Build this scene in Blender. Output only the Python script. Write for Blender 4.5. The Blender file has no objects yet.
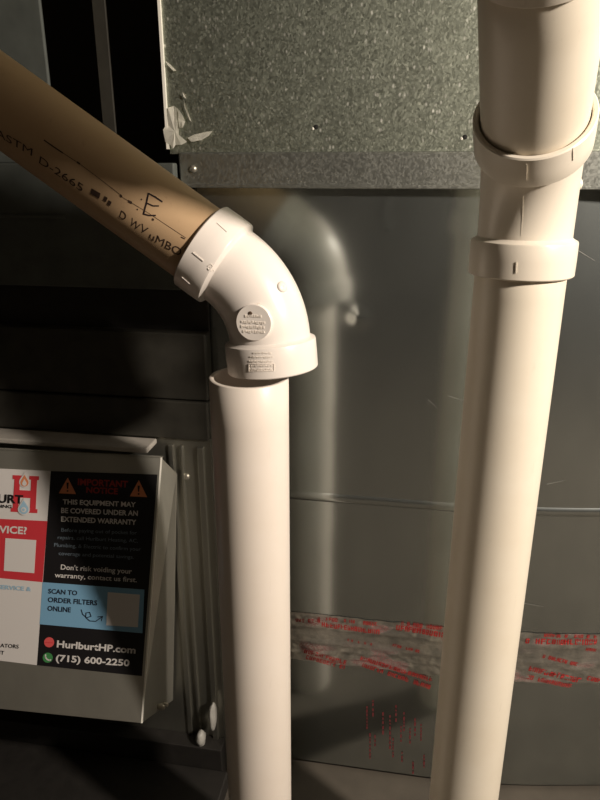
import bpy, bmesh, math, random
from mathutils import Vector, Matrix, noise
from mathutils.bvhtree import BVHTree

random.seed(7)
scene = bpy.context.scene
COL = scene.collection

# ------------------------------------------------------------------ camera
FPX = 665.0                      # focal length in pixels of the 600x800 frame
PITCH, YAW = math.radians(19.3), math.radians(9.5)
CAMH = 1.045                     # camera height above the floor
FW = Vector((-math.sin(YAW) * math.cos(PITCH), math.cos(YAW) * math.cos(PITCH), -math.sin(PITCH)))
RT = Vector((math.cos(YAW), math.sin(YAW), 0))
UP = RT.cross(FW)
CAM = Vector((0, 0, CAMH))
cam_d = bpy.data.cameras.new('camera')
cam = bpy.data.objects.new('camera', cam_d)
COL.objects.link(cam)
cam_d.sensor_fit = 'VERTICAL'
cam_d.sensor_height = 36.0
cam_d.lens = FPX / 800.0 * 36.0
cam_d.clip_start = 0.01
m3 = Matrix((RT, UP, -FW)).transposed()
cam.matrix_world = Matrix.Translation(CAM) @ m3.to_4x4()
scene.camera = cam

# ------------------------------------------------------------------ light and exposure
world = bpy.data.worlds.new('world')
scene.world = world
world.use_nodes = True
world.node_tree.nodes['Background'].inputs[0].default_value = (1.0, 0.93, 0.80, 1)
world.node_tree.nodes['Background'].inputs[1].default_value = 0.004
bulb_d = bpy.data.lights.new('bulb', 'POINT')
bulb_d.energy = 178
bulb_d.color = (1.0, 0.885, 0.76)
bulb_d.shadow_soft_size = 0.06
bulb = bpy.data.objects.new('bulb', bulb_d)
bulb.location = (1.27, -0.05, CAMH + 0.53)
COL.objects.link(bulb)
scene.view_settings.view_transform = 'Standard'
scene.view_settings.look = 'None'
scene.view_settings.exposure = 0.0
scene.view_settings.gamma = 1.0
scene.view_settings.use_curve_mapping = False

# ------------------------------------------------------------------ measuring helpers
def ray(x, y):
    return FW + RT * ((x - 300) / FPX) + UP * ((400 - y) / FPX)
def at_y(x, y, Y):               # point on the wall-parallel plane at distance Y
    r = ray(x, y)
    return CAM + r * (Y / r.y)
def at_d(x, y, d):               # point at depth d
    return CAM + ray(x, y) * d

# ------------------------------------------------------------------ object helpers
def tag(o, label=None, cat=None, group=None, kind=None):
    if label: o['label'] = label
    if cat: o['category'] = cat
    if group: o['group'] = group
    if kind: o['kind'] = kind
    return o
def empty(name, loc, label, cat, group=None):
    o = bpy.data.objects.new(name, None)
    o.empty_display_size = 0.02
    o.location = loc
    COL.objects.link(o)
    return tag(o, label, cat, group)
def link_mesh(name, me, mat, parent=None, smooth=False, origin=None):
    """mesh in world coordinates -> object; its origin is moved to `origin` (or the parent's place)"""
    o = bpy.data.objects.new(name, me)
    COL.objects.link(o)
    if mat: me.materials.append(mat)
    if smooth:
        for p in me.polygons: p.use_smooth = True
    if parent is not None:
        base = Vector((0, 0, 0)); q = parent
        while q is not None:
            base += q.location; q = q.parent
        me.transform(Matrix.Translation(-base))
        o.parent = parent
    elif origin is not None:
        me.transform(Matrix.Translation(-Vector(origin)))
        o.location = origin
    return o
def bm_obj(name, bm, mat, parent=None, smooth=False, origin=None, bevel=0.0, normals=True):
    if normals: bmesh.ops.recalc_face_normals(bm, faces=bm.faces)
    me = bpy.data.meshes.new(name)
    bm.to_mesh(me); bm.free()
    o = link_mesh(name, me, mat, parent, smooth, origin)
    if bevel:
        b = o.modifiers.new('bevel', 'BEVEL'); b.width = bevel; b.segments = 2; b.limit_method = 'ANGLE'
    return o
def add_box(bm, lo, hi):
    x0, y0, z0 = lo; x1, y1, z1 = hi
    v = [bm.verts.new(c) for c in ((x0,y0,z0),(x1,y0,z0),(x1,y1,z0),(x0,y1,z0),(x0,y0,z1),(x1,y0,z1),(x1,y1,z1),(x0,y1,z1))]
    for f in ((0,3,2,1),(4,5,6,7),(0,1,5,4),(1,2,6,5),(2,3,7,6),(3,0,4,7)): bm.faces.new([v[i] for i in f])
def box(name, lo, hi, mat, parent=None, bevel=0.0, origin=None):
    bm = bmesh.new(); add_box(bm, lo, hi)
    return bm_obj(name, bm, mat, parent, False, origin, bevel)
def prism(bm, pts, off):         # polygon pts extruded by vector off
    a = [bm.verts.new(p) for p in pts]
    b = [bm.verts.new(Vector(p) + off) for p in pts]
    n = len(a)
    bm.faces.new(a); bm.faces.new(b[::-1])
    for i in range(n): bm.faces.new((a[i], b[i], b[(i+1) % n], a[(i+1) % n]))
def loft(rings, seg=72, N=None, closed=True):
    """rings: (centre, axis, radius); N: reference direction kept for every ring; a closed loop of rings"""
    bm = bmesh.new(); R = []
    for c, ax, r in rings:
        ax = ax.normalized()
        n = (N - ax * N.dot(ax)).normalized()
        b = ax.cross(n)
        R.append([bm.verts.new(c + (n * math.cos(2*math.pi*k/seg) + b * math.sin(2*math.pi*k/seg)) * r) for k in range(seg)])
    cnt = len(R)
    for i in range(cnt if closed else cnt - 1):
        A, B = R[i], R[(i+1) % cnt]
        for k in range(seg): bm.faces.new((A[k], A[(k+1) % seg], B[(k+1) % seg], B[k]))
    return bm
def shade_by_angle(o, deg=32):
    me = o.data
    for p in me.polygons: p.use_smooth = True
    bm = bmesh.new(); bm.from_mesh(me)
    for e in bm.edges:
        if len(e.link_faces) == 2 and e.calc_face_angle() > math.radians(deg): e.smooth = False
    bm.to_mesh(me); bm.free()

# ------------------------------------------------------------------ materials
class NT:
    def __init__(self, name):
        self.m = bpy.data.materials.new(name); self.m.use_nodes = True
        self.t = self.m.node_tree
        self.b = self.t.nodes['Principled BSDF']; self.out = self.t.nodes['Material Output']
    def n(self, typ, **kw):
        x = self.t.nodes.new(typ)
        for k, v in kw.items():
            if k.startswith('i_'):
                key = k[2:]; key = int(key) if key.isdigit() else key
                x.inputs[key].default_value = v
            else: setattr(x, k, v)
        return x
    def l(self, a, b): self.t.links.new(a, b)
    def coord(self, scale=(1,1,1), rot=(0,0,0), space='Object'):
        c = self.n('ShaderNodeTexCoord'); mp = self.n('ShaderNodeMapping')
        mp.inputs['Scale'].default_value = scale; mp.inputs['Rotation'].default_value = rot
        self.l(c.outputs[space], mp.inputs[0]); return mp.outputs[0]
    def noise(self, vec, scale, detail=3, rough=0.5):
        x = self.n('ShaderNodeTexNoise'); x.inputs['Scale'].default_value = scale
        x.inputs['Detail'].default_value = detail; x.inputs['Roughness'].default_value = rough
        self.l(vec, x.inputs['Vector']); return x
    def ramp(self, fac, stops):
        x = self.n('ShaderNodeValToRGB'); e = x.color_ramp.elements
        while len(e) < len(stops): e.new(0.5)
        for i, (p, c) in enumerate(stops):
            e[i].position = p; e[i].color = c if len(c) == 4 else (*c, 1)
        self.l(fac, x.inputs[0]); return x.outputs[0]
    def mix(self, fac, a, b, mode='MIX'):
        x = self.n('ShaderNodeMix', data_type='RGBA', blend_type=mode)
        for s, v in ((x.inputs[0], fac), (x.inputs[6], a), (x.inputs[7], b)):
            if hasattr(v, 'links'): self.l(v, s)
            elif isinstance(v, (int, float)): s.default_value = v
            else: s.default_value = (*v, 1) if len(v) == 3 else v
        return x.outputs[2]
    def bump(self, h, strength, dist=0.001):
        x = self.n('ShaderNodeBump'); x.inputs['Strength'].default_value = strength; x.inputs['Distance'].default_value = dist
        self.l(h, x.inputs['Height']); return x.outputs[0]

def plain(name, col, rough=0.5, metal=0.0, spec=0.5, var=0.0, scale=40):
    k = NT(name)
    k.b.inputs['Roughness'].default_value = rough; k.b.inputs['Metallic'].default_value = metal
    k.b.inputs['Specular IOR Level'].default_value = spec
    if var:
        v = k.coord()
        nz = k.noise(v, scale, 4)
        a = tuple(max(0, c * (1 - var)) for c in col); b = tuple(min(1, c * (1 + var)) for c in col)
        k.l(k.ramp(nz.outputs[0], [(0.3, a), (0.7, b)]), k.b.inputs['Base Color'])
    else:
        k.b.inputs['Base Color'].default_value = (*col, 1)
    return k.m

def pvc(name, col, stain, rough=0.38, dirt=0.5):
    k = NT(name)
    v = k.coord()
    n1 = k.noise(v, 9, 5, 0.6)
    n2 = k.noise(k.coord((60, 60, 14)), 1.6, 6, 0.65)
    c = k.mix(k.ramp(n1.outputs[0], [(0.35, (0,0,0)), (0.8, (dirt,)*3)]), col, stain)
    c = k.mix(k.ramp(n2.outputs[0], [(0.62, (0,0,0)), (0.74, (0.35 * dirt,)*3)]), c, tuple(x * 0.6 for x in stain))
    k.l(c, k.b.inputs['Base Color'])
    k.b.inputs['Roughness'].default_value = rough
    k.b.inputs['Specular IOR Level'].default_value = 0.45
    k.l(k.bump(n2.outputs[0], 0.05, 0.0006), k.b.inputs['Normal'])
    return k.m
M = {}
M['pvc'] = pvc('white_pvc', (0.84, 0.76, 0.68), (0.72, 0.60, 0.48), dirt=0.35)
M['pvc_old'] = pvc('aged_white_pvc', (0.80, 0.73, 0.61), (0.68, 0.58, 0.44), dirt=0.5)
M['pvc_fit'] = pvc('white_pvc_fitting', (0.88, 0.81, 0.75), (0.80, 0.71, 0.62), rough=0.30, dirt=0.3)
M['pvc_fit_old'] = pvc('aged_white_pvc_fitting', (0.82, 0.75, 0.64), (0.72, 0.62, 0.50), rough=0.32, dirt=0.4)
M['tan'] = pvc('tan_pipe', (0.55, 0.375, 0.22), (0.45, 0.29, 0.16), rough=0.42, dirt=0.7)
M['emboss'] = plain('pvc_emboss', (0.86, 0.78, 0.70), 0.35)
M['ink'] = plain('ink', (0.05, 0.028, 0.018), 0.6, var=0.3, scale=300)
M['marker'] = plain('marker', (0.022, 0.012, 0.012), 0.5)
M['black'] = plain('black_gap', (0.008, 0.008, 0.007), 0.8)

def sheet_metal(name, col, r1, r2, mixf, wav=0.0, spangle=0.0, fleck=0.0):
    """zinc sheet: a sharp and a broad reflection lobe, faint waviness, optional crystal spangle"""
    k = NT(name)
    v = k.coord()
    sm = k.noise(k.coord((1, 1, 0.35)), 16, 5, 0.6)
    c = k.mix(k.ramp(sm.outputs[0], [(0.3, (0,0,0)), (0.75, (1,1,1))]), tuple(x * 0.84 for x in col), col)
    if spangle:
        vo = k.n('ShaderNodeTexVoronoi'); vo.inputs['Scale'].default_value = 480
        wv = k.noise(v, 60, 2)
        ad = k.n('ShaderNodeMix', data_type='RGBA', blend_type='ADD'); ad.inputs[0].default_value = 0.010
        k.l(k.coord((1, 1, 0.75)), ad.inputs[6]); k.l(wv.outputs[1], ad.inputs[7])
        k.l(ad.outputs[2], vo.inputs['Vector'])
        sep = k.n('ShaderNodeSeparateColor'); k.l(vo.outputs['Color'], sep.inputs[0])
        c = k.mix(spangle, c, k.ramp(sep.outputs[0], [(0.0, (0.58,0.60,0.55)), (0.6, (0.68,0.70,0.64)), (0.92, (0.78,0.80,0.74)), (1.0, (1,1,0.94))]), 'MULTIPLY')
        rr = k.ramp(sep.outputs[1], [(0.0, (r1,)*3), (1.0, (min(1, r1 + 0.25),)*3)])
    if fleck:
        vf = k.n('ShaderNodeTexVoronoi'); vf.inputs['Scale'].default_value = 165
        k.l(k.coord((1, 0.02, 0.6)), vf.inputs['Vector'])
        sf = k.n('ShaderNodeSeparateColor'); k.l(vf.outputs['Color'], sf.inputs[0])
        near = k.ramp(vf.outputs['Distance'], [(0.12, (1,1,1)), (0.30, (0,0,0))])
        some = k.ramp(sf.outputs[2], [(0.35, (0,0,0)), (1.0, (0.75,0.75,0.75))])
        c = k.mix(k.mix(1.0, near, some, 'MULTIPLY'), c, (0.95, 0.95, 0.88))
    b1, b2 = k.b, k.n('ShaderNodeBsdfPrincipled')
    for b, r in ((b1, r1), (b2, r2)):
        b.inputs['Metallic'].default_value = 1.0; b.inputs['Roughness'].default_value = r
        k.l(c, b.inputs['Base Color'])
    if spangle: k.l(rr, b1.inputs['Roughness'])
    if wav:
        big = k.noise(k.coord((1, 1, 0.6)), 5.5, 2, 0.4)
        fine = k.noise(v, 900, 2)
        h = k.bump(big.outputs[0], 1.0, wav)
        k.l(h, b1.inputs['Normal'])
        k.l(k.bump(fine.outputs[0], 0.12, 0.0005), b2.inputs['Normal'])
    if spangle:
        sb = k.n('ShaderNodeVectorMath', operation='SUBTRACT'); sb.inputs[1].default_value = (0.5, 0.5, 0.5)
        k.l(vo.outputs['Color'], sb.inputs[0])
        sc = k.n('ShaderNodeVectorMath', operation='SCALE'); sc.inputs['Scale'].default_value = 0.11 * spangle
        k.l(sb.outputs[0], sc.inputs[0])
        g = k.n('ShaderNodeNewGeometry'); an = k.n('ShaderNodeVectorMath', operation='ADD')
        k.l(g.outputs['Normal'], an.inputs[0]); k.l(sc.outputs[0], an.inputs[1])
        nn = k.n('ShaderNodeVectorMath', operation='NORMALIZE'); k.l(an.outputs[0], nn.inputs[0])
        for b in (b1, b2): k.l(nn.outputs[0], b.inputs['Normal'])
    ms = k.n('ShaderNodeMixShader'); ms.inputs[0].default_value = mixf
    k.l(b1.outputs[0], ms.inputs[1]); k.l(b2.outputs[0], ms.inputs[2]); k.l(ms.outputs[0], k.out.inputs[0])
    return k.m
M['duct'] = sheet_metal('duct_sheet', (0.56, 0.60, 0.59), 0.14, 0.48, 0.19, wav=0.0007)
M['galv'] = sheet_metal('spangled_sheet', (0.44, 0.46, 0.41), 0.40, 0.60, 0.40, spangle=0.85, fleck=1.0)
M['flange'] = sheet_metal('flange_sheet', (0.40, 0.41, 0.38), 0.30, 0.55, 0.32, wav=0.0008, spangle=0.05)
M['door'] = sheet_metal('door_sheet', (0.66, 0.64, 0.57), 0.26, 0.58, 0.66, wav=0.0006)
M['frame'] = sheet_metal('frame_sheet', (0.42, 0.41, 0.36), 0.28, 0.55, 0.6, wav=0.0006)
M['ledge'] = plain('lit_ledge', (0.40, 0.37, 0.33), 0.5, 0.0, var=0.1)  # paler than the metal: imitates light caught on the ledge
M['edge'] = plain('raw_edge', (0.85, 0.82, 0.74), 0.4, 0.0)
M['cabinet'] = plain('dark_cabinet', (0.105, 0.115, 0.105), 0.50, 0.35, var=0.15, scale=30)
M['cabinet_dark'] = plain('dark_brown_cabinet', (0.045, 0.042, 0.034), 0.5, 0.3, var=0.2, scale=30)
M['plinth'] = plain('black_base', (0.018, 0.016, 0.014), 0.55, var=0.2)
M['floor'] = plain('concrete', (0.085, 0.072, 0.056), 0.85, var=0.18, scale=14)
M['screw'] = plain('screw_zinc', (0.5, 0.47, 0.40), 0.35, 0.8)
M['white_torn'] = plain('torn_white_tape', (0.80, 0.78, 0.70), 0.5, var=0.12, scale=90)
M['sealant'] = plain('sealant', (0.36, 0.35, 0.32), 0.5, var=0.1)

# ------------------------------------------------------------------ setting
WY = 0.92                        # plane of the metal duct front
FY = 0.885                       # plane of the furnace front
bm = bmesh.new(); add_box(bm, (-3.2, -4.0, -0.05), (3.4, 1.7, 0.0))
tag(bm_obj('floor', bm, M['floor']), 'bare brownish concrete floor under the duct', kind='structure')

M['plaster'] = plain('dull_plaster', (0.075, 0.068, 0.055), 0.9, var=0.1, scale=6)
for nm, lo, hi, lb in (('wall_back', (-3.2, 1.6, 0), (3.4, 1.7, 2.5), 'dull plaster wall behind the furnace'),
                       ('wall_left', (-3.3, -4.0, 0), (-3.2, 1.7, 2.5), 'dull plaster wall left of the furnace'),
                       ('wall_right', (3.4, -4.0, 0), (3.5, 1.7, 2.5), 'dull plaster wall right of the duct'),
                       ('wall_front', (-3.2, -4.1, 0), (3.4, -4.0, 2.5), 'dull plaster wall behind the camera')):
    tag(box(nm, lo, hi, M['plaster']), lb, kind='structure')
tag(box('ceiling', (-3.3, -4.1, 2.5), (3.5, 1.7, 2.58), M['plaster']), 'dull plaster ceiling above the furnace', kind='structure')

# ------------------------------------------------------------------ upper plenum, spangled galvanized sheet
pl_left = at_y(165, 75, WY - 0.012).x
z_ft = at_y(400, 151.5, WY - 0.012).z     # flange top
z_fb = at_y(400, 188, WY - 0.016).z       # flange bottom
ple = empty('plenum', (0.4, WY, z_fb), 'speckled galvanized steel plenum above the smooth duct', 'plenum')
bm = bmesh.new(); add_box(bm, (pl_left, WY - 0.010, z_ft - 0.002), (1.5, WY + 0.35, CAMH + 1.0))
bm_obj('front_sheet', bm, M['galv'], ple)
box('corner_fold', (pl_left - 0.0035, WY - 0.014, z_ft + 0.004), (pl_left, WY + 0.01, CAMH + 1.0), M['edge'], ple)
bm = bmesh.new()
fl = at_y(179, 168, WY - 0.016).x
add_box(bm, (fl, WY - 0.017, z_fb), (1.5, WY + 0.002, z_ft))
fo = bm_obj('flange', bm, M['flange'], ple, bevel=0.0025)
bm = bmesh.new()
add_box(bm, (fl + 0.002, WY - 0.0185, z_fb - 0.001), (1.5, WY - 0.010, z_fb + 0.004))
bm_obj('flange_lip', bm, M['flange'], ple, bevel=0.001)
def disc(name, c, nrm, r, t, mat, parent, seg=20, dome=0.0):
    nrm = nrm.normalized()
    ref = Vector((0, 0, 1)) if abs(nrm.z) < 0.9 else Vector((1, 0, 0))
    rings = [(c - nrm * t, nrm, r), (c + nrm * t * 0.3, nrm, r), (c + nrm * (t * 0.6 + dome * 0.6), nrm, r * 0.85), (c + nrm * (t + dome), nrm, r * 0.45), (c + nrm * (t + dome * 1.1), nrm, 0.0004)]
    b = loft(rings, seg, ref, closed=False)
    return bm_obj(name, b, mat, parent, smooth=True)
NRM = Vector((0, -1, 0))
for (x, y) in ((316, 127), (465, 137), (591, 137)):
    p = at_y(x, y, WY - 0.0102)
    disc('screw_hole', p, NRM, 0.0030, 0.0006, M['black'], ple, 14)
    disc('hole_burr', p + Vector((-0.004, 0.0004, -0.002)), NRM, 0.0018, 0.0009, M['edge'], ple, 8)
s = disc('screw', at_y(193, 169, WY - 0.018), NRM, 0.0048, 0.0016, M['screw'], ple, 16, 0.001)

# ------------------------------------------------------------------ lower duct of smooth shiny sheet
DL = at_y(203, 330, WY).x
duc = empty('return_duct', (0.4, WY, 0.0), 'smooth shiny sheet metal duct behind the white pipes', 'duct')
z_seam = at_y(400, 504, WY).z
z_bot = at_y(400, 778, WY).z
def bow(x):                       # curve added to the right so the sheet catches more bulb light
    x0, x1, k = 0.06, 0.30, 0.36
    if x <= x0: return 0.0
    return k * (x - x0) ** 2 if x < x1 else k * (x1 - x0) ** 2 + 2 * k * (x1 - x0) * (x - x1)
def sheet(name, x0, x1, z0, z1, fn, nx, nz, mat, parent):
    bm = bmesh.new(); V = []
    for j in range(nz + 1):
        row = []
        for i in range(nx + 1):
            x = x0 + (x1 - x0) * i / nx; z = z0 + (z1 - z0) * j / nz
            row.append(bm.verts.new((x, WY + bow(x) + fn(x, z), z)))
        V.append(row)
    for j in range(nz):
        for i in range(nx): bm.faces.new((V[j][i], V[j][i+1], V[j+1][i+1], V[j+1][i]))
    return bm_obj(name, bm, mat, parent, smooth=True)
dents = [(at_y(360, 318, WY), 0.013, 0.0016), (at_y(390, 196, WY), 0.005, 0.0004), (at_y(386, 205, WY), 0.005, 0.0005), (at_y(383, 214, WY), 0.005, 0.0004), (at_y(387, 226, WY), 0.006, 0.0005), (at_y(425, 403, WY), 0.004, 0.0003), (at_y(345, 565, WY), 0.004, 0.0003), (at_y(432, 577, WY), 0.005, 0.0004)]
blob = at_y(378, 742, WY)
def dent(x, z):
    d = 0
    for c, r, a in dents:
        q = ((x - c.x) ** 2 + (z - c.z) ** 2) / r ** 2
        d -= a * math.exp(-q)
    return d
up = sheet('upper_sheet', DL, 1.4, z_seam, z_fb, dent, 520, 150, M['duct'], duc)
def low(x, z):
    # the foot of the sheet bows in a little towards the floor
    t = max(0.0, (z_bot + 0.17 - z) / 0.17)
    return 0.010 * t * t
lo_s = sheet('lower_sheet', DL, 1.4, z_bot, z_seam, low, 120, 40, M['duct'], duc)
bm = bmesh.new()                                  # pressed seam bead
prof = [(0.0, 0.0085), (-0.0012, 0.0062), (-0.0019, 0.003), (-0.0019, -0.001), (-0.0010, -0.0045), (0.0, -0.0062)]
A = None
for q in range(81):
    x = DL + (1.4 - DL) * q / 80
    B = [bm.verts.new((x, WY + bow(x) + a, z_seam + b)) for a, b in prof]
    if A:
        for i in range(len(prof) - 1): bm.faces.new((A[i], B[i], B[i+1], A[i+1]))
    A = B
bm_obj('seam_bead', bm, M['duct'], duc, smooth=True)
box('side_sheet', (DL - 0.001, WY, z_bot), (DL + 0.001, WY + 0.4, z_fb), M['duct'], duc)
box('base_channel', (DL, WY + 0.20, 0.0), (1.4, WY + 0.23, z_bot + 0.02), M['plinth'], duc)
# red stamped print on the foot of the sheet, columns of marks running upward
M['red_stamp'] = plain('red_stamp', (0.20, 0.028, 0.035), 0.5, var=0.3, scale=500)
bm = bmesh.new()
for (x, y0, y1) in ((367, 706, 728), (373, 700, 716), (370, 733, 757), (375, 735, 745), (383, 712, 735), (390, 715, 750), (396, 705, 722), (393, 738, 756), (401, 726, 742), (404, 712, 732), (410, 728, 742), (415, 718, 735), (421, 724, 740), (402, 752, 760), (413, 762, 772), (424, 755, 768)):
    y = y0
    while y < y1:
        h = random.uniform(1.5, 4.0)
        a = at_y(x - 0.6, y, WY + low(0, at_y(x, y, WY).z)); b = at_y(x + 0.6, y + h, WY + low(0, at_y(x, y, WY).z))
        yy = a.y - 0.0006 + bow(a.x)
        vs = [bm.verts.new(c) for c in ((a.x, yy, a.z), (b.x, yy, a.z), (b.x, yy, b.z), (a.x, yy, b.z))]
        bm.faces.new(vs)
        y += h + random.uniform(0.8, 2.2)
tag(bm_obj('stamped_print', bm, M['red_stamp'], duc), kind='stuff')
bm = bmesh.new()                                  # small scratches in the zinc
for (xa, ya, xb, yb) in ((577, 250, 597, 262), (448, 396, 470, 403), (428, 400, 436, 407), (523, 606, 545, 611), (548, 487, 566, 484)):
    a, b = at_y(xa, ya, WY - 0.0007), at_y(xb, yb, WY - 0.0007)
    a.y += bow(a.x); b.y += bow(b.x)
    n = Vector((0, 0, 0.0007))
    bm.faces.new([bm.verts.new(v) for v in (a, b, b + n * 0.4, a + n)])
tag(bm_obj('scratches', bm, plain('scratched_zinc', (0.42, 0.41, 0.38), 0.5, 0.5), duc), kind='stuff')

# ------------------------------------------------------------------ foil tape across the duct
def tape_material():
    k = NT('printed_foil_tape')
    g = k.n('ShaderNodeTexCoord'); sp = k.n('ShaderNodeSeparateXYZ'); k.l(g.outputs['Generated'], sp.inputs[0])
    v = k.coord((1, 1, 1), (0, 0.25, 0))
    patch = k.noise(k.coord((14, 1, 30), (0, 0.22, 0)), 1.0, 1)
    glyph = k.noise(k.coord((260, 1, 420), (0, 0.35, 0)), 1.0, 3, 0.7)
    bands = k.ramp(sp.outputs[2], [(0.0, (0.25,)*3), (0.10, (0.85,)*3), (0.36, (0.75,)*3), (0.46, (0.15,)*3), (0.72, (0.12,)*3), (0.78, (0.9,)*3), (0.97, (0.9,)*3), (1.0, (0.2,)*3)])
    pm = k.ramp(patch.outputs[0], [(0.53, (0,0,0)), (0.60, (0.7,0.7,0.7))])
    gm = k.ramp(glyph.outputs[0], [(0.43, (0,0,0)), (0.50, (1,1,1))])
    f = k.mix(1.0, k.mix(1.0, pm, gm, 'MULTIPLY'), bands, 'MULTIPLY')
    wear = k.noise(v, 45, 4, 0.6)
    base = k.mix(k.ramp(wear.outputs[0], [(0.35, (0,0,0)), (0.65, (1,1,1))]), (0.46, 0.46, 0.44), (0.74, 0.72, 0.67))
    k.l(k.mix(f, base, (0.36, 0.018, 0.022)), k.b.inputs['Base Color'])
    mt = k.n('ShaderNodeMath', operation='MULTIPLY_ADD'); k.l(f, mt.inputs[0]); mt.inputs[1].default_value = -0.75; mt.inputs[2].default_value = 0.95
    k.l(mt.outputs[0], k.b.inputs['Metallic'])
    k.b.inputs['Roughness'].default_value = 0.30
    cr = k.noise(k.coord((60, 1, 110), (0, 0.3, 0)), 1.0, 5, 0.65)
    k.l(k.bump(cr.outputs[0], 0.35, 0.003), k.b.inputs['Normal'])
    return k.m
M['tape'] = tape_material()
tz1 = at_y(400, 622.5, WY).z; tz0 = at_y(400, 671, WY).z
tape = empty('foil_tape', Vector((0.4, WY, tz0)), 'wrinkled silver foil tape with red print stuck across the duct', 'tape')
tx0, tx1 = DL + 0.03, 1.2
def tape_y(x, z):
    t = (z - tz0) / (tz1 - tz0)
    w = noise.noise(Vector((x * 55 + z * 30, z * 170, 3.1))) + 0.5 * noise.noise(Vector((x * 150 - z * 120, z * 330, 9.7)))
    fold = math.exp(-((t - 0.86) / 0.13) ** 2) + math.exp(-((t - 0.20) / 0.17) ** 2)
    return WY + bow(x) - 0.0011 - (0.0004 + 0.0026 * fold) * max(-0.1, w) - 0.0012 * math.exp(-((t - 0.74) / 0.05) ** 2) - 0.0010 * math.exp(-((t - 0.42) / 0.04) ** 2)
bm = bmesh.new(); V = []
NX, NZ = 700, 30
for j in range(NZ + 1):
    row = []
    for i in range(NX + 1):
        x = tx0 + (tx1 - tx0) * i / NX; t = j / NZ
        edge = 0.0022 * noise.noise(Vector((x * 40, 7 * (j > 15), 1))) if j in (0, NZ) else 0
        z = tz0 + (tz1 - tz0) * t + edge
        row.append(bm.verts.new((x, tape_y(x, z), z)))
    V.append(row)
for j in range(NZ):
    for i in range(NX): bm.faces.new((V[j][i], V[j][i+1], V[j+1][i+1], V[j+1][i]))
bm_obj('strip', bm, M['tape'], tape, smooth=True)
# worn red print: short illegible letter strokes
M['tape_red'] = plain('tape_red', (0.46, 0.030, 0.030), 0.35, 0.2, var=0.3, scale=400)
bm = bmesh.new()
def tape_quad(u, v, e, n, a, b, w, h):
    c = [u + e * (a + p * w) + n * (b + q * h) for p, q in ((0,0),(1,0),(1,1),(0,1))]
    bm.faces.new([bm.verts.new((q.x, tape_y(q.x, q.z) - 0.0007, q.z)) for q in c])
def tape_row(p0, p1, hpx, dens=1.0):
    a, b = at_y(*p0, WY), at_y(*p1, WY)
    e = (b - a); L = e.length; e.normalize(); n = Vector((-e.z, 0, e.x)) * 1.0
    h = hpx * 0.0016; x = 0
    while x < L:
        w = h * random.uniform(0.45, 0.7)
        if random.random() < dens:
            k = w * 0.3
            tape_quad(a, 0, e, n, x, 0, k, h)
            if random.random() < 0.7: tape_quad(a, 0, e, n, x + w - k, 0, k, h)
            for q in (0, 0.42, 0.82):
                if random.random() < 0.55: tape_quad(a, 0, e, n, x, q * h, w, h * 0.18)
        x += w * 1.35
for p0, p1, h, dn in (((296, 621), (318, 622), 4, .8), ((318, 625), (378, 633), 5, .9), ((318, 619), (376, 625), 4, .7), ((396, 629), (440, 636), 6, 1), ((398, 624), (440, 629), 4, .8),
                      ((304, 652), (346, 664), 5, 1), ((306, 658), (346, 669), 5, .9), ((360, 659), (430, 681), 5, 1), ((362, 666), (428, 688), 5, .9), ((345, 640), (372, 645), 3, .4), ((390, 645), (420, 652), 3, .5),
                      ((526, 646), (598, 654), 6, .95), ((545, 641), (600, 648), 4, .6), ((572, 655), (600, 662), 4, .6), ((540, 661), (580, 674), 4, .8), ((529, 674), (582, 692), 6, 1), ((527, 682), (572, 696), 5, .9), ((590, 690), (640, 705), 5, .8)):
    tape_row(p0, p1, h, dn)
tag(bm_obj('red_print', bm, M['tape_red'], tape, normals=False), kind='stuff')

# ------------------------------------------------------------------ torn white tape at the plenum corner
tt = empty('torn_tape', at_y(172, 143, WY - 0.012), 'torn white tape peeling at the lower corner of the plenum', 'tape')
def flake(name, pts, lift, mat=M['white_torn']):
    c = [at_y(x, y, WY - 0.0115) for x, y in pts]
    bm = bmesh.new()
    cen = sum(c, Vector()) / len(c)
    vs = [bm.verts.new(p + Vector((0, -lift * (0.3 + 0.7 * random.random()), 0))) for p in c]
    vc = bm.verts.new(cen + Vector((0, -lift * 0.6, 0)))
    for i in range(len(vs)): bm.faces.new((vs[i], vs[(i+1) % len(vs)], vc))
    bmesh.ops.solidify(bm, geom=bm.faces[:], thickness=0.0006)
    return bm_obj(name, bm, mat, tt)
flake('torn_patch', [(169, 108), (174, 106), (179, 109), (180, 118), (179, 135), (185, 140), (188, 142), (182, 145), (176, 145), (174, 149), (171, 145), (166, 142), (164, 130), (167, 124)], 0.004)
flake('torn_curl', [(180, 110), (184, 116), (186, 122), (184, 128), (180, 128), (179, 118)], 0.006)
flake('torn_strip', [(188, 138), (194, 135), (206, 132), (213, 131), (209, 136), (202, 140), (192, 142)], 0.003)
flake('torn_sliver', [(184, 100), (187, 106), (192, 122), (190, 120), (185, 108)], 0.003)
flake('torn_sliver', [(183, 92), (187, 95), (187, 99), (184, 97)], 0.003)
flake('torn_sliver', [(166, 61), (171, 65), (177, 71), (174, 71), (168, 65)], 0.003)

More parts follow.
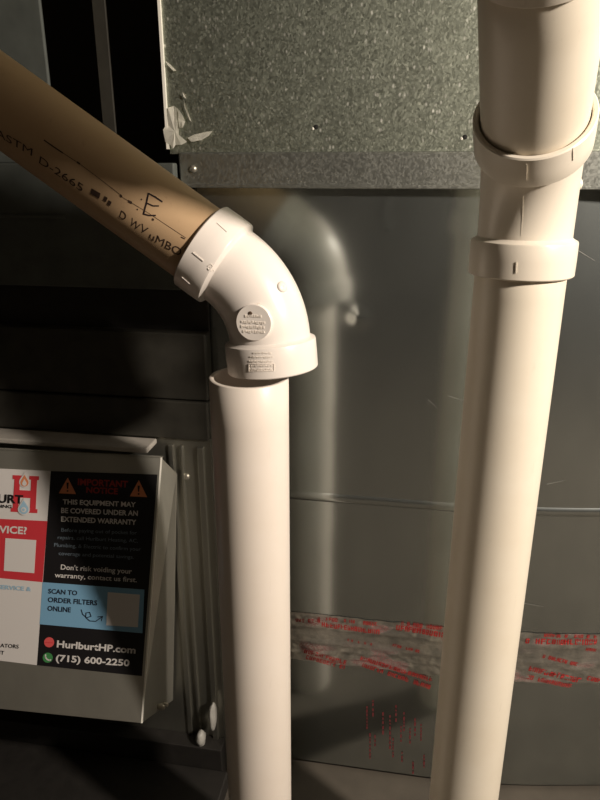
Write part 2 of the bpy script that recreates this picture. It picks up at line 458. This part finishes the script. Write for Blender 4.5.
# ------------------------------------------------------------------ pipes
OD, WALL, HUB = 0.04445, 0.0055, 0.0509
def pipe_obj(name, p0, p1, mat, parent=None, r=OD, inner=None):
    ax = (p1 - p0); N = Vector((1, 0.3, 0.1))
    inner = inner or r - WALL
    e = 0.0008; a = ax.normalized()
    rings = [(p0, a, r)]
    n = max(2, int(ax.length / 0.05))
    for i in range(1, n): rings.append((p0 + ax * i / n, a, r))
    rings += [(p1 - a * e, a, r), (p1, a, r - e), (p1, a, inner + e), (p1 - a * e, a, inner), (p0, a, inner)]
    o = bm_obj(name, loft(rings, 96, N), mat, parent, origin=None if parent else p0)
    shade_by_angle(o, 50)
    return o
def elbow_bm(bot, al, au, leg, hub_len=0.035, taper=0.0030, body=0.0450, hub_r=HUB):
    """socket elbow; returns bmesh, upper face centre"""
    al = al.normalized(); au = au.normalized()
    ang = al.angle(au)
    corner = bot + al * leg
    top = corner + au * leg
    Nn = al.cross(au).normalized()
    tl = leg - hub_len - taper
    R = tl / math.tan(ang / 2)
    R_c = corner - al * tl + (au - al * au.dot(al)).normalized() * R
    rings = []
    sock = 0.0456; bore = 0.0392; e = 0.0012
    def straight(base, a, seqs):
        for d, r in seqs: rings.append((base + a * d, a, r))
    straight(bot, al, [(e, sock), (0, sock + e), (0, hub_r - e), (e, hub_r), (hub_len * 0.5, hub_r + 0.0002), (hub_len - 0.002, hub_r), (hub_len - 0.0005, hub_r - 0.0006), (hub_len + taper * 0.6, body + 0.0010), (hub_len + taper, body)])
    st = al * -R if False else (corner - al * tl) - R_c
    n = 14
    for i in range(1, n):
        q = Matrix.Rotation(ang * i / n, 3, Nn)
        rings.append((R_c + q @ st, q @ al, body))
    straight(top, au, [(-hub_len - taper, body), (-hub_len - taper * 0.6, body + 0.0010), (-hub_len + 0.0005, hub_r - 0.0006), (-hub_len + 0.002, hub_r), (-hub_len * 0.5, hub_r + 0.0002), (-e, hub_r), (0, hub_r - e), (0, sock + e), (-e, sock), (-hub_len + 0.002, sock - 0.0004), (-hub_len + 0.001, bore)])
    for i in range(n - 1, 0, -1):
        q = Matrix.Rotation(ang * i / n, 3, Nn)
        rings.append((R_c + q @ st, q @ al, bore))
    straight(bot, al, [(hub_len - 0.001, bore), (hub_len - 0.002, sock - 0.0004)])
    out = loft(rings, 112, Nn)
    bmesh.ops.recalc_face_normals(out, faces=out.faces); out.normal_update()
    return out, top, corner
def surf(bvh, x, y):
    d = ray(x, y).normalized()
    h = bvh.ray_cast(CAM, d)
    n = h[1]
    if n is not None and n.dot(d) > 0: n = -n
    return h[0], n
def stroke(bm, bvh, pts, w, h):
    """raised or printed line on a surface through image points"""
    P = []; fine = [pts[0]]
    for (xa, ya), (xb, yb) in zip(pts, pts[1:]):
        k_ = max(1, int(math.hypot(xb - xa, yb - ya) / 4))
        fine += [(xa + (xb - xa) * i / k_, ya + (yb - ya) * i / k_) for i in range(1, k_ + 1)]
    for x, y in fine:
        p, n = surf(bvh, x, y)
        if p is None: return
        P.append((p, n))
    for (p, n), (q, m) in zip(P, P[1:]):
        d = (q - p).normalized(); s_ = d.cross(n).normalized() * w / 2
        a = [bm.verts.new(v) for v in (p - s_ - n * 0.001, p + s_ - n * 0.001, q + s_ - m * 0.001, q - s_ - m * 0.001)]
        b = [bm.verts.new(v) for v in (p - s_ + n * h, p + s_ + n * h, q + s_ + m * h, q - s_ + m * h)]
        bm.faces.new(b)
        for i in range(4): bm.faces.new((a[i], a[(i+1) % 4], b[(i+1) % 4], b[i]))

# left riser: open top under the loose elbow
LX, LY = -0.1733, 0.690
lp_top = at_d(249, 375.5, 0.0889 * FPX / 79.4).z
lp = pipe_obj('riser_pipe', Vector((LX, LY, 0.0)), Vector((LX, LY, lp_top)), M['pvc'])
tag(lp, 'white plastic riser pipe with an open top under the loose elbow', 'pipe')

# left elbow
eb = Vector((-0.1490, 0.706, CAMH - 0.2150))
al = Vector((-0.095, 0.045, 0.993)); au = Vector((-0.83, 0.045, 0.556))
root = empty('pipe_elbow', eb, 'white plastic elbow between the tan pipe and the open riser', 'elbow')
bm, etop, ecorner = elbow_bm(eb, al, au, 0.0860, hub_len=0.0335)
lbvh = BVHTree.FromBMesh(bm)
o = bm_obj('elbow_body', bm, M['pvc_fit'], root); shade_by_angle(o, 38)
def boss(bvh, x, y, r, t, name, parent, mat):
    p, n = surf(bvh, x, y)
    return disc(name, p, n, r, t, mat, parent, 40), p, n
# round maker's plaque with rows of worn raised marks
pp, pn = surf(lbvh, 254, 322.5)
ref = Vector((0, 0, 1)); side = ref.cross(pn).normalized(); upv = pn.cross(side).normalized()
rings = [(pp - pn * 0.005, pn, 0.0192), (pp + pn * 0.0010, pn, 0.0192), (pp + pn * 0.0016, pn, 0.0186), (pp + pn * 0.0016, pn, 0.0004)]
pq = bm_obj('round_plaque', loft(rings, 48, upv, closed=False), M['pvc_fit'], root); shade_by_angle(pq, 40)
bm = bmesh.new()
def little_box(bm, c, su, sv, h, u, v, n):
    a = [bm.verts.new(c + u * su * i + v * sv * j) for i, j in ((-1,-1),(1,-1),(1,1),(-1,1))]
    b = [bm.verts.new(c + u * su * i * 0.8 + v * sv * j * 0.8 + n * h) for i, j in ((-1,-1),(1,-1),(1,1),(-1,1))]
    bm.faces.new(b)
    for i in range(4): bm.faces.new((a[i], a[(i+1) % 4], b[(i+1) % 4], b[i]))
base = pp + pn * 0.0015
for row, half in ((0.0070, 0.0085), (0.0005, 0.0125), (-0.0045, 0.0130), (-0.0095, 0.0110)):
    x = -half
    while x < half:
        w = random.uniform(0.0006, 0.0011)
        little_box(bm, base + side * x + upv * (row + random.uniform(-0.0004, 0.0004)), w, random.uniform(0.0011, 0.0017), 0.0007, side, upv, pn)
        x += 2 * w + random.uniform(0.0003, 0.0008)
tag(bm_obj('raised_marks', bm, M['emboss'], pq), kind='stuff')
disc('gate_hole', base + side * -0.0035 + upv * 0.0095 + pn * 0.0002, pn, 0.0024, 0.0005, plain('hole_brown', (0.10, 0.06, 0.035), 0.7), pq, 16)
_, _, _ = boss(lbvh, 282, 287, 0.0060, 0.0026, 'round_nub', root, M['pvc_fit'])
for pts in ([(193, 252.5), (203.5, 261)], [(217, 223), (227, 232)], [(182, 277), (190, 284)]):
    bm = bmesh.new(); stroke(bm, lbvh, pts, 0.0010, 0.0008); bm_obj('depth_tick', bm, M['pvc_fit'], root)
bm = bmesh.new()
for pts in ([(208, 266), (211, 264), (213, 266), (209, 270), (208, 268)], [(210, 267), (214, 271)], [(211, 271), (214, 268)]): stroke(bm, lbvh, pts, 0.0007, 0.0006)
bm_obj('raised_symbol', bm, M['emboss'], root)
bm = bmesh.new()
for row, x0, x1 in ((353, 253, 270), (357, 250, 272), (361.5, 249, 273), (366, 251, 273), (369.5, 250, 272)):
    x = x0
    while x < x1:
        w = random.uniform(0.8, 2.4)
        stroke(bm, lbvh, [(x, row + random.uniform(-.4, .4)), (x + w, row + random.uniform(-.4, .4))], random.uniform(0.0010, 0.0020), 0.0005)
        x += w + random.uniform(0.3, 0.8)
stroke(bm, lbvh, [(249, 364), (274, 363.6), (274, 371), (249, 371.3), (249, 364)], 0.0007, 0.0006)
for i in range(8):
    x = 248 + i * 1.6; stroke(bm, lbvh, [(x, 306 - 0.4 * i), (x + 0.9, 306.3 - 0.4 * i)], 0.0012, 0.0004)
tag(bm_obj('raised_marks', bm, M['emboss'], root), kind='stuff')

# tan pipe with printing
tp0 = etop - au.normalized() * 0.031
tax = au.normalized()
tp1 = tp0 + tax * 1.15
tanroot = empty('tan_pipe', tp0, 'slanted tan plastic pipe with black printing and a marker mark', 'pipe')
pipe_obj('tube', tp0, tp1, M['tan'], tanroot)
def cyl_hit(x, y):
    d = ray(x, y).normalized(); w = CAM - tp0
    dp = d - tax * d.dot(tax); wp = w - tax * w.dot(tax)
    a = dp.dot(dp); b = 2 * dp.dot(wp); c = wp.dot(wp) - OD * OD
    t = (-b - math.sqrt(max(0, b * b - 4 * a * c))) / (2 * a)
    return CAM + d * t
toc = CAM - tp0; toc = (toc - tax * toc.dot(tax)).normalized()      # faces the camera
tup = tax.cross(toc).normalized()
if tup.z < 0: tup = -tup
def cyl_uv(x, y):
    p = cyl_hit(x, y) - tp0
    return -p.dot(tax), math.atan2(p.dot(tup), p.dot(toc)) * OD    # u runs down the pipe, v up around it
def cyl_pt(u, v, lift=0.00025):
    a = v / OD
    return tp0 - tax * u + (toc * math.cos(a) + tup * math.sin(a)) * (OD + lift)
def text_mesh(s, bold=0.0, extr=0.0):
    c = bpy.data.curves.new('lettering', 'FONT'); c.body = s; c.offset = bold; c.extrude = extr; c.resolution_u = 3
    o = bpy.data.objects.new('lettering', c); COL.objects.link(o)
    bpy.context.view_layer.update()
    dg = bpy.context.evaluated_depsgraph_get()
    me = bpy.data.meshes.new_from_object(o.evaluated_get(dg))
    bpy.data.objects.remove(o); bpy.data.curves.remove(c)
    xs = [v.co.x for v in me.vertices]; ys = [v.co.y for v in me.vertices]
    return me, min(xs), max(xs), min(ys), max(ys)
def pipe_text(s, p0, p1, h, bold=0.0):
    me, x0, x1, y0, y1 = text_mesh(s, bold)
    u0, v0 = cyl_uv(*p0); u1, v1 = cyl_uv(*p1)
    L = math.hypot(u1 - u0, v1 - v0); du, dv = (u1 - u0) / L, (v1 - v0) / L
    for v in me.vertices:
        a = (v.co.x - x0) / (x1 - x0) * L; b = (v.co.y - y0) / (y1 - y0) * h
        v.co = cyl_pt(u0 + a * du - b * dv, v0 + a * dv + b * du)
    return link_mesh('lettering', me, M['ink'], tanroot)
def pipe_stroke(bm, pts, w, lift=0.0003):
    U = [cyl_uv(*p) for p in pts]
    for (a, b), (c, d) in zip(U, U[1:]):
        L = math.hypot(c - a, d - b) or 1e-6; nx, ny = -(d - b) / L * w / 2, (c - a) / L * w / 2
        n = max(1, int(L / 0.004))
        prev = None
        for i in range(n + 1):
            t = i / n; u, v = a + (c - a) * t, b + (d - b) * t
            cur = (bm.verts.new(cyl_pt(u + nx, v + ny, lift)), bm.verts.new(cyl_pt(u - nx, v - ny, lift)))
            if prev: bm.faces.new((prev[0], prev[1], cur[1], cur[0]))
            prev = cur
pipe_text('ASTM', (-4, 135), (32, 156), 0.0080)
pipe_text('D-2665', (39, 163), (82, 192), 0.0085)
pipe_text('D', (119, 217), (125, 221), 0.0085)
pipe_text('W', (129, 224), (138, 231), 0.0085)
pipe_text('V', (139, 230), (146, 235), 0.0085)
pipe_text('uMBO', (149, 238.5), (180, 256.5), 0.0085)
for pts, w in (([(91, 191), (100, 196)], 0.006), ([(104, 198), (107, 200)], 0.005), ([(108, 202), (111, 204)], 0.005), ([(186, 247), (189, 250)], 0.005)):
    bm = bmesh.new(); pipe_stroke(bm, pts, w, 0.0004); bm_obj('print_block', bm, M['ink'], tanroot)
bm = bmesh.new()
for pts, w in (([(148.5, 193), (146.5, 203), (143.5, 214.5)], 0.0019), ([(148.5, 193.5), (155, 197), (162.5, 202)], 0.0017), ([(146.5, 203), (153, 206), (159, 206)], 0.0015), ([(143.5, 214), (149, 215.5), (156, 215.5)], 0.0015)):
    pipe_stroke(bm, pts, w)
bm_obj('marker_mark', bm, M['marker'], tanroot)
bm = bmesh.new()
for pts, w in (([(44, 140), (54, 147), (63, 153)], 0.0013), ([(63, 153), (80, 164), (100, 179), (122, 196)], 0.0005), ([(77, 162), (80, 164)], 0.0018), ([(120, 195), (122, 197)], 0.0025), ([(128, 201), (132, 203)], 0.0025), ([(122, 197), (150, 214), (186, 238)], 0.0004), ([(152, 219), (154, 220)], 0.0022), ([(137, 209), (138, 210)], 0.0015), ([(141, 199), (142, 200)], 0.0015), ([(181, 237), (185, 239)], 0.001)):
    pipe_stroke(bm, pts, w, 0.00028)
bm_obj('scratch_line', bm, M['ink'], tanroot)

# right run: lower pipe, elbow, upper pipe, coupling at the top
RX, RY = 0.1070, 0.699
rb = Vector((RX, RY, at_d(522.5, 274, 0.1018 * FPX / 104 * 1.055).z + 0.003))
rp = pipe_obj('vent_pipe', Vector((RX, RY, 0.0)), rb + Vector((0, 0, 0.031)), M['pvc_old'])
tag(rp, 'long white plastic vent pipe standing in front of the duct, below its elbow', 'pipe')
rau = Vector((-0.14, -0.725, 0.68)).normalized()
root2 = empty('pipe_elbow', rb, 'cream plastic elbow on top of the long vent pipe', 'elbow')
bm, rtop, rc = elbow_bm(rb, Vector((0, 0, 1)), rau, 0.0860, hub_len=0.034)
rbvh = BVHTree.FromBMesh(bm)
o = bm_obj('elbow_body', bm, M['pvc_fit_old'], root2); shade_by_angle(o, 38)
for pts in ([(516.5, 262), (516, 273)], [(526.5, 164), (526, 180)], [(573, 148), (573, 160)]):
    bm = bmesh.new(); stroke(bm, rbvh, pts, 0.0009, 0.0007); bm_obj('depth_tick', bm, M['pvc_fit_old'], root2)
bm = bmesh.new()
stroke(bm, rbvh, [(523, 196), (522.5, 215), (521, 236)], 0.0008, 0.00015)
bm_obj('mould_line', bm, M['pvc_fit_old'], root2)
npn = (RT * 1.0 + UP * 0.05 - FW * 0.1).normalized()
mid = rb + Vector((0, -0.012, 0.083))
hit = rbvh.ray_cast(mid, npn)
hp = None
if hit[0] is not None:
    h2 = rbvh.ray_cast(hit[0] + npn * 0.0005, npn)
    hp = h2[0] or hit[0]
    disc('round_nub', hp, npn, 0.0055, 0.0030, M['pvc_fit_old'], root2, 24)

def proj_y(P):
    q = P - CAM
    return 400 - FPX * q.dot(UP) / q.dot(FW)
nf = (CAM - rtop); nf = (nf - rau * nf.dot(rau)).normalized()
sa, sb_ = 0.02, 0.25                       # where the next fitting begins: its lower rim shows at y = 9
for _ in range(40):
    sm_ = (sa + sb_) / 2
    if proj_y(rtop + rau * sm_ + nf * HUB) > 9: sa = sm_
    else: sb_ = sm_
up0 = rtop - rau * 0.030
cb = rtop + rau * sa
urp = pipe_obj('upper_pipe', up0, cb + rau * 0.030, M['pvc_old'])
tag(urp, 'short cream pipe leaning forward between the elbow and the topmost fitting', 'pipe')
root3 = empty('pipe_elbow', cb, 'topmost cream plastic fitting cut off by the upper edge of the photo', 'elbow')
bm, ctop, cc = elbow_bm(cb, rau, Vector((0, 0, 1)), 0.0860, hub_len=0.032)
cbvh = BVHTree.FromBMesh(bm)
o = bm_obj('elbow_body', bm, M['pvc_fit_old'], root3); shade_by_angle(o, 38)
bm = bmesh.new(); stroke(bm, cbvh, [(545, 0), (544.5, 8)], 0.0011, 0.0007); bm_obj('depth_tick', bm, M['pvc_fit_old'], root3)

cp = pipe_obj('ceiling_pipe', ctop - Vector((0, 0, 0.03)), Vector((ctop.x, ctop.y, 2.495)), M['pvc_old'])  # unseen pipe added above the frame: continues the run, shades the tan pipe
tag(cp, 'unseen cream plastic pipe added from the topmost fitting up to the ceiling', 'pipe')

# ------------------------------------------------------------------ furnace cabinet on the left
FX = at_y(206, 380, FY).x                  # right edge of the cabinet
FL = -1.30
fz = lambda y, Y=FY, x=100: at_y(x, y, Y).z
fur = empty('furnace', (FX - 0.3, FY + 0.2, 0.0), 'dark furnace cabinet behind the tan pipe and the leaning cover', 'furnace')
zt, z1, z2, z3, z4 = fz(163), fz(288), fz(331), fz(396), fz(434)
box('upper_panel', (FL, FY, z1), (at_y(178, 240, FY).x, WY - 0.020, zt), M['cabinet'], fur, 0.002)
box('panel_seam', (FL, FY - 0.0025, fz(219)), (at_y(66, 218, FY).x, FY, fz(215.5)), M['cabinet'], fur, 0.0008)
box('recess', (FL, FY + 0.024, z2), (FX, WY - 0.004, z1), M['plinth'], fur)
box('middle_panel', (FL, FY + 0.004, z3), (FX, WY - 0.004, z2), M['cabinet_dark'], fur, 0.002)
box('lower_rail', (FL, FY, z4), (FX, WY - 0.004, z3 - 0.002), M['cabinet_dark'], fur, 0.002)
box('header_ledge', (FL, FY - 0.040, fz(449, FY - 0.040, 80)), (at_y(150, 452, FY - 0.03).x, FY, fz(444, FY - 0.040, 80)), M['ledge'], fur, 0.002)
box('inner_panel', (FL, FY + 0.006, 0.0), (FX, WY - 0.004, z4), M['frame'], fur)
zb = at_y(215, 742, FY).z
for xa, xb, pr in ((178, 183, 0.004), (189, 192, 0.005), (205, 211, 0.006)):
    box('stile_ridge', (at_y(xa, 600, FY).x, FY + 0.006 - pr, zb), (at_y(xb, 600, FY).x, FY + 0.008, z4 - 0.012), M['frame'], fur, 0.0015)
disc('screw', at_y(186, 477, FY + 0.004), NRM, 0.0058, 0.0018, M['screw'], fur, 16, 0.001)
box('body', (FL, WY - 0.004, 0.0), (pl_left - 0.03, FY + 0.42, zt - 0.002), M['cabinet_dark'], fur)
PY = 0.862
pr = at_y(221, 751, PY)
box('base', (FL, PY, 0.0), (pr.x, FY + 0.006, pr.z), M['plinth'], fur, 0.0015)

o = box('blackout_pad', (FL, 0.30, 0.0), (pr.x + 0.012, PY - 0.001, 0.035), M['plinth'], None, 0.003, origin=Vector((pr.x - 0.2, 0.6, 0)))  # pad added to black out the floor in this corner
tag(o, 'black pad added to darken the floor in front of the furnace base', 'pad')
# neighbouring duct and hanging strip in the dark above the furnace
SY = 0.905
box_d = empty('side_duct', (at_y(45, 40, SY).x - 0.2, SY + 0.1, zt), 'dark grey duct above the tan pipe in the upper left corner', 'duct')
sx = at_y(44, 40, SY).x
box('front_sheet', (FL, SY, zt), (sx, SY + 0.006, 2.2), M['cabinet'], box_d, 0.002)
st0, st1 = at_y(95, 40, 0.945), at_y(108, 40, 0.945)
o = box('support_strip', (st0.x, 0.945, zt), (st1.x, 0.949, 2.5), M['cabinet_dark'], None, 0.0008, origin=Vector((st0.x, 0.945, zt)))
tag(o, 'thin dim metal strip standing in the dark gap beside the plenum', 'strip')

# ------------------------------------------------------------------ loose furnace cover leaning out at its foot
DD = 0.985
def dp(x, y, lift=0.0): return at_d(x, y, DD) - FW * lift
cov = empty('furnace_cover', at_d(0, 715, DD), 'loose grey sheet metal cover carrying the notice sticker', 'cover')
bm = bmesh.new()
prism(bm, [dp(-175, 441), dp(161, 457.5), dp(141.5, 723), dp(-185, 690)], FW * 0.0012)
bm_obj('face', bm, M['door'], cov)
a, b = dp(161, 457.5), dp(141.5, 723)
c, d = at_y(173, 700, FY - 0.004), at_y(177, 474, FY - 0.004)
bm = bmesh.new(); prism(bm, [a, b, c, d], Vector((-0.001, 0.001, 0)))
bm_obj('side_return', bm, M['door'], cov)
bm = bmesh.new(); prism(bm, [dp(160.6, 457.5, 0.0006), dp(162.2, 457.5, 0.0006), dp(142.6, 723, 0.0006), dp(141.0, 723, 0.0006)], FW * 0.002)
bm_obj('corner_edge', bm, M['edge'], cov)
bm = bmesh.new(); prism(bm, [dp(-175, 440), dp(161, 456.7), dp(161, 458.2), dp(-175, 441.8)], FW * 0.015)
bm_obj('top_return', bm, M['door'], cov)
bm = bmesh.new()
p = (b + c) / 2 + Vector((0.006, -0.004, 0.012))
for q, r in ((Vector((0, 0, 0)), 0.008), (Vector((0.006, 0.004, 0.002)), 0.006)):
    bmesh.ops.create_icosphere(bm, subdivisions=2, radius=r, matrix=Matrix.Translation(p + q) @ Matrix.Diagonal((1, 0.5, 0.8, 1)))
bm_obj('latch_clip', bm, M['screw'], cov, smooth=True)

# ------------------------------------------------------------------ notice sticker on the cover
def ink(name, col): return plain('print_' + name, col, 0.45, 0.0, 0.35)
K = dict(black=ink('black', (0.010, 0.009, 0.010)), white=ink('white', (0.60, 0.57, 0.55)), red=ink('red', (0.50, 0.035, 0.045)), blue=ink('blue', (0.17, 0.34, 0.50)),
         dark=ink('dark_blue', (0.012, 0.014, 0.025)), dred=ink('dim_red', (0.30, 0.03, 0.02)), orange=ink('orange', (0.62, 0.22, 0.10)), grey=ink('grey', (0.16, 0.20, 0.24)), lblue=ink('light_blue', (0.30, 0.46, 0.58)), green=ink('green', (0.05, 0.22, 0.07)), pink=ink('pink', (0.62, 0.09, 0.09)))
stk = empty('notice_sticker', dp(60, 668), 'printed black white and blue warranty notice sticker on the furnace cover', 'sticker')
LIFT = [0.0004]
def patch(name, pts, mat, lift, parent=stk):
    bm = bmesh.new(); prism(bm, [dp(x, y, lift) for x, y in pts], FW * 0.0003)
    return bm_obj(name, bm, mat, parent)
black_p = patch('black_panel', [(51, 471), (157.5, 474.5), (142, 676), (37, 665)], K['black'], 0.0006)
white_p = patch('white_panel', [(-95, 464), (51, 471), (37, 665), (-110, 647)], K['white'], 0.0006)
red_p = patch('red_panel', [(-100, 514), (47.5, 521), (42.7, 582), (-104, 568)], K['red'], 0.0009)
blue_p = patch('blue_panel', [(42.7, 582), (144.5, 589.5), (142.5, 633), (39.8, 624)], K['blue'], 0.0009)
patch('code_square', [(108, 592), (140, 594.5), (138, 627), (106.5, 625)], K['white'], 0.0012, blue_p)
patch('code_square', [(5.8, 538), (36.5, 540), (34.5, 573), (4.2, 570.5)], K['white'], 0.0012, red_p)
def line(s, p0, p1, hpx, mat, parent, bold=0.0, lift=0.0014, spacing=1.0):
    me, x0, x1, y0, y1 = text_mesh(s, bold)
    P0, P1 = dp(*p0, lift), dp(*p1, lift)
    cme, _, _, c0, c1 = text_mesh('H', bold); bpy.data.meshes.remove(cme)
    e = (P1 - P0); L = e.length; e.normalize(); n = FW.cross(-e).normalized()
    if n.dot(UP) < 0: n = -n
    hh = hpx / FPX * DD
    for v in me.vertices:
        v.co = P0 + e * ((v.co.x - x0) / (x1 - x0) * L) + n * ((v.co.y - c0) / (c1 - c0) * hh)
    return link_mesh('lettering', me, mat, parent)
B1, B2 = 0.028, 0.012
line('IMPORTANT', (78, 485), (128, 487.5), 6.6, K['dred'], black_p, B1)
line('NOTICE', (86.5, 492.8), (118, 494.3), 6.0, K['dred'], black_p, B1)
line('THIS EQUIPMENT MAY', (63, 504), (136, 507), 5.0, K['white'], black_p, B1)
line('BE COVERED UNDER AN', (61.4, 512.8), (138, 515.8), 5.2, K['white'], black_p, B1)
line('EXTENDED WARRANTY', (61.4, 521.4), (136.4, 524.8), 5.2, K['white'], black_p, B1)
line('Before paying out of pocket for', (61.6, 531.4), (137, 534.4), 3.6, K['grey'], black_p)
line('repairs, call Hurlburt Heating, AC,', (58, 538.8), (138, 542.4), 3.6, K['grey'], black_p)
line('Plumbing, & Electric to confirm your', (54.4, 546.4), (141, 550.8), 3.6, K['grey'], black_p)
line('coverage and potential savings.', (59, 554.8), (134, 558.6), 3.6, K['grey'], black_p)
line("Don't risk voiding your", (61, 569.2), (132, 573.6), 5.0, K['white'], black_p, B2)
line('warranty, contact us first.', (55, 577), (137, 582), 4.8, K['white'], black_p, B2)
line('HurlburtHP.com', (57, 647), (135.6, 653.4), 7.0, K['white'], black_p, B1)
line('(715) 600-2250', (56, 660.8), (129.6, 666), 6.6, K['white'], black_p, B1)
line('SCAN TO', (48.4, 593.2), (77.4, 595.2), 4.8, K['dark'], blue_p, B1)
line('ORDER FILTERS', (48, 601.8), (97.4, 605.2), 5.0, K['dark'], blue_p, B1)
line('ONLINE', (47.6, 610.4), (71, 612.2), 5.0, K['dark'], blue_p, B1)
line('HURLBURT', (-42, 500.6), (23.5, 503.6), 8.6, K['black'], white_p, 0.03, 0.0020)
line('PLUMBING', (-18, 506.6), (12, 508.2), 3.2, K['black'], white_p, B1)
line('SERVICE?', (-18, 531.8), (27, 534.2), 7.4, K['white'], red_p, B1)
line('SERVICE &', (-2, 588.6), (31.5, 591), 4.2, K['lblue'], white_p, B1)
line('GENERATORS', (-17, 645.6), (19, 648.2), 3.8, K['black'], white_p, B2)
line('EQUIPMENT', (-28, 652), (4.5, 654.4), 3.8, K['black'], white_p, B2)
def poly(name, pts, mat, parent, lift=0.0012): return patch(name, pts, mat, lift, parent)
for tri, m1 in (([(68, 477.5), (76.3, 494), (59, 493.2)], (68, 485)), ([(139, 480), (147.3, 497), (130, 496.2)], (139, 488))):
    t = poly('warning_triangle', tri, K['orange'], black_p)
    x, y = m1
    bm = bmesh.new()
    prism(bm, [dp(x - 1.1, y - 2.5, 0.0016), dp(x + 1.1, y - 2.5, 0.0016), dp(x + 0.5, y + 3.6, 0.0016), dp(x - 0.7, y + 3.6, 0.0016)], FW * 0.0003)
    prism(bm, [dp(x - 0.9, y + 5, 0.0016), dp(x + 0.7, y + 5, 0.0016), dp(x + 0.7, y + 6.6, 0.0016), dp(x - 0.9, y + 6.6, 0.0016)], FW * 0.0003)
    tag(bm_obj('exclamation_mark', bm, K['black'], t), kind='stuff')
def circ(cx, cy, r, n=24, sy=1.0): return [(cx + r * math.cos(2*math.pi*k/n), cy + r * sy * math.sin(2*math.pi*k/n)) for k in range(n)]
def ribbon(name, pts, w, mat, parent, lift=0.0016):
    bm = bmesh.new()
    for (xa, ya), (xb, yb) in zip(pts, pts[1:]):
        L = math.hypot(xb - xa, yb - ya) or 1; nx, ny = -(yb - ya) / L * w / 2, (xb - xa) / L * w / 2
        ex, ey = (xb - xa) / L * w * 0.3, (yb - ya) / L * w * 0.3
        prism(bm, [dp(xa + nx - ex, ya + ny - ey, lift), dp(xb + nx + ex, yb + ny + ey, lift), dp(xb - nx + ex, yb - ny + ey, lift), dp(xa - nx - ex, ya - ny - ey, lift)], FW * 0.0002)
    return bm_obj(name, bm, mat, parent)
gl = poly('globe_icon', circ(49.4, 642, 5.0), K['pink'], black_p)
tag(ribbon('globe_lines', [(45.5, 642), (53.3, 642.4)], 0.5, K['red'], gl), kind='stuff')
ph = poly('phone_icon', circ(48, 657.4, 5.0), K['green'], black_p)
ribbon('handset', [(46, 654.4), (45.8, 656.6), (47.4, 659), (50, 660), (51, 659.4)], 1.3, K['white'], ph)
tag(ribbon('curly_arrow', [(81.6, 609.4), (83, 614), (87, 617.4), (91.4, 616), (90, 612), (86.4, 612.6), (86, 617), (90, 620.6), (96, 621), (103, 616), (98, 616.6), (103, 616), (101.6, 620.6)], 0.8, K['dark'], blue_p), kind='stuff')
H = [(13, 475), (22, 475.4), (22, 479), (20.4, 479), (19.8, 490), (31, 490.6), (31.4, 479.6), (29.6, 479.4), (29.8, 475.8), (39.4, 476.2), (39.2, 480), (37.4, 480), (36, 509), (37.8, 509.2), (37.6, 513), (28.2, 512.6), (28.4, 508.8), (30.2, 508.8), (30.8, 498), (19.2, 497.4), (18.6, 508), (20.4, 508), (20.2, 512), (11, 511.6), (11.2, 507.8), (13, 507.8), (14.8, 479), (13, 479)]
bigh = poly('red_letter', H, K['red'], white_p)
dropm = lambda cx, cy, r, h: [(cx, cy - h)] + [(cx + r * math.sin(a), cy - r * math.cos(a)) for a in [math.pi * 0.35 + k * math.pi * 1.3 / 12 for k in range(13)]]
fl_ = poly('flame', dropm(25, 482, 5.4, 10), K['white'], white_p, 0.0016)
poly('flame_core', dropm(25, 482.4, 4.0, 7.6), K['orange'], fl_, 0.0020)
poly('flame_heart', dropm(25, 483.4, 2.2, 4.4), K['white'], fl_, 0.0024)
dr = poly('water_drop', dropm(24.4, 509, 6.0, 11), K['white'], white_p, 0.0022)
poly('drop_core', dropm(24.4, 509, 4.8, 8.8), K['lblue'], dr, 0.0026)
poly('drop_ring', circ(24.4, 509.4, 2.6, 16), K['white'], dr, 0.0030)
poly('drop_centre', circ(24.4, 509.4, 1.3, 12), K['lblue'], dr, 0.0034)

# ------------------------------------------------------------------ sealant lumps at the foot of the cabinet
def lump(label, x, y, Y, sx_, sz_):
    bm = bmesh.new()
    bmesh.ops.create_icosphere(bm, subdivisions=3, radius=1.0)
    for v in bm.verts:
        k = 1 + 0.22 * noise.noise(v.co * 1.7 + Vector((x, y, 0)))
        v.co = Vector((v.co.x * sx_ * k, v.co.y * 0.012 * k, v.co.z * sz_ * k))
    p = at_y(x, y, Y)
    me = bpy.data.meshes.new('sealant_lump'); bm.to_mesh(me); bm.free()
    o = link_mesh('sealant_lump', me, M['sealant'], None, True); o.location = p
    return tag(o, label, 'sealant', 'sealant lumps at the cabinet foot')
lump('rounded pale sealant lump on the furnace base below the cover corner', 201, 738, FY - 0.012, 0.0085, 0.015)
lump('long pale sealant smear running up the cabinet edge beside the riser pipe', 213, 716, FY - 0.008, 0.006, 0.030)
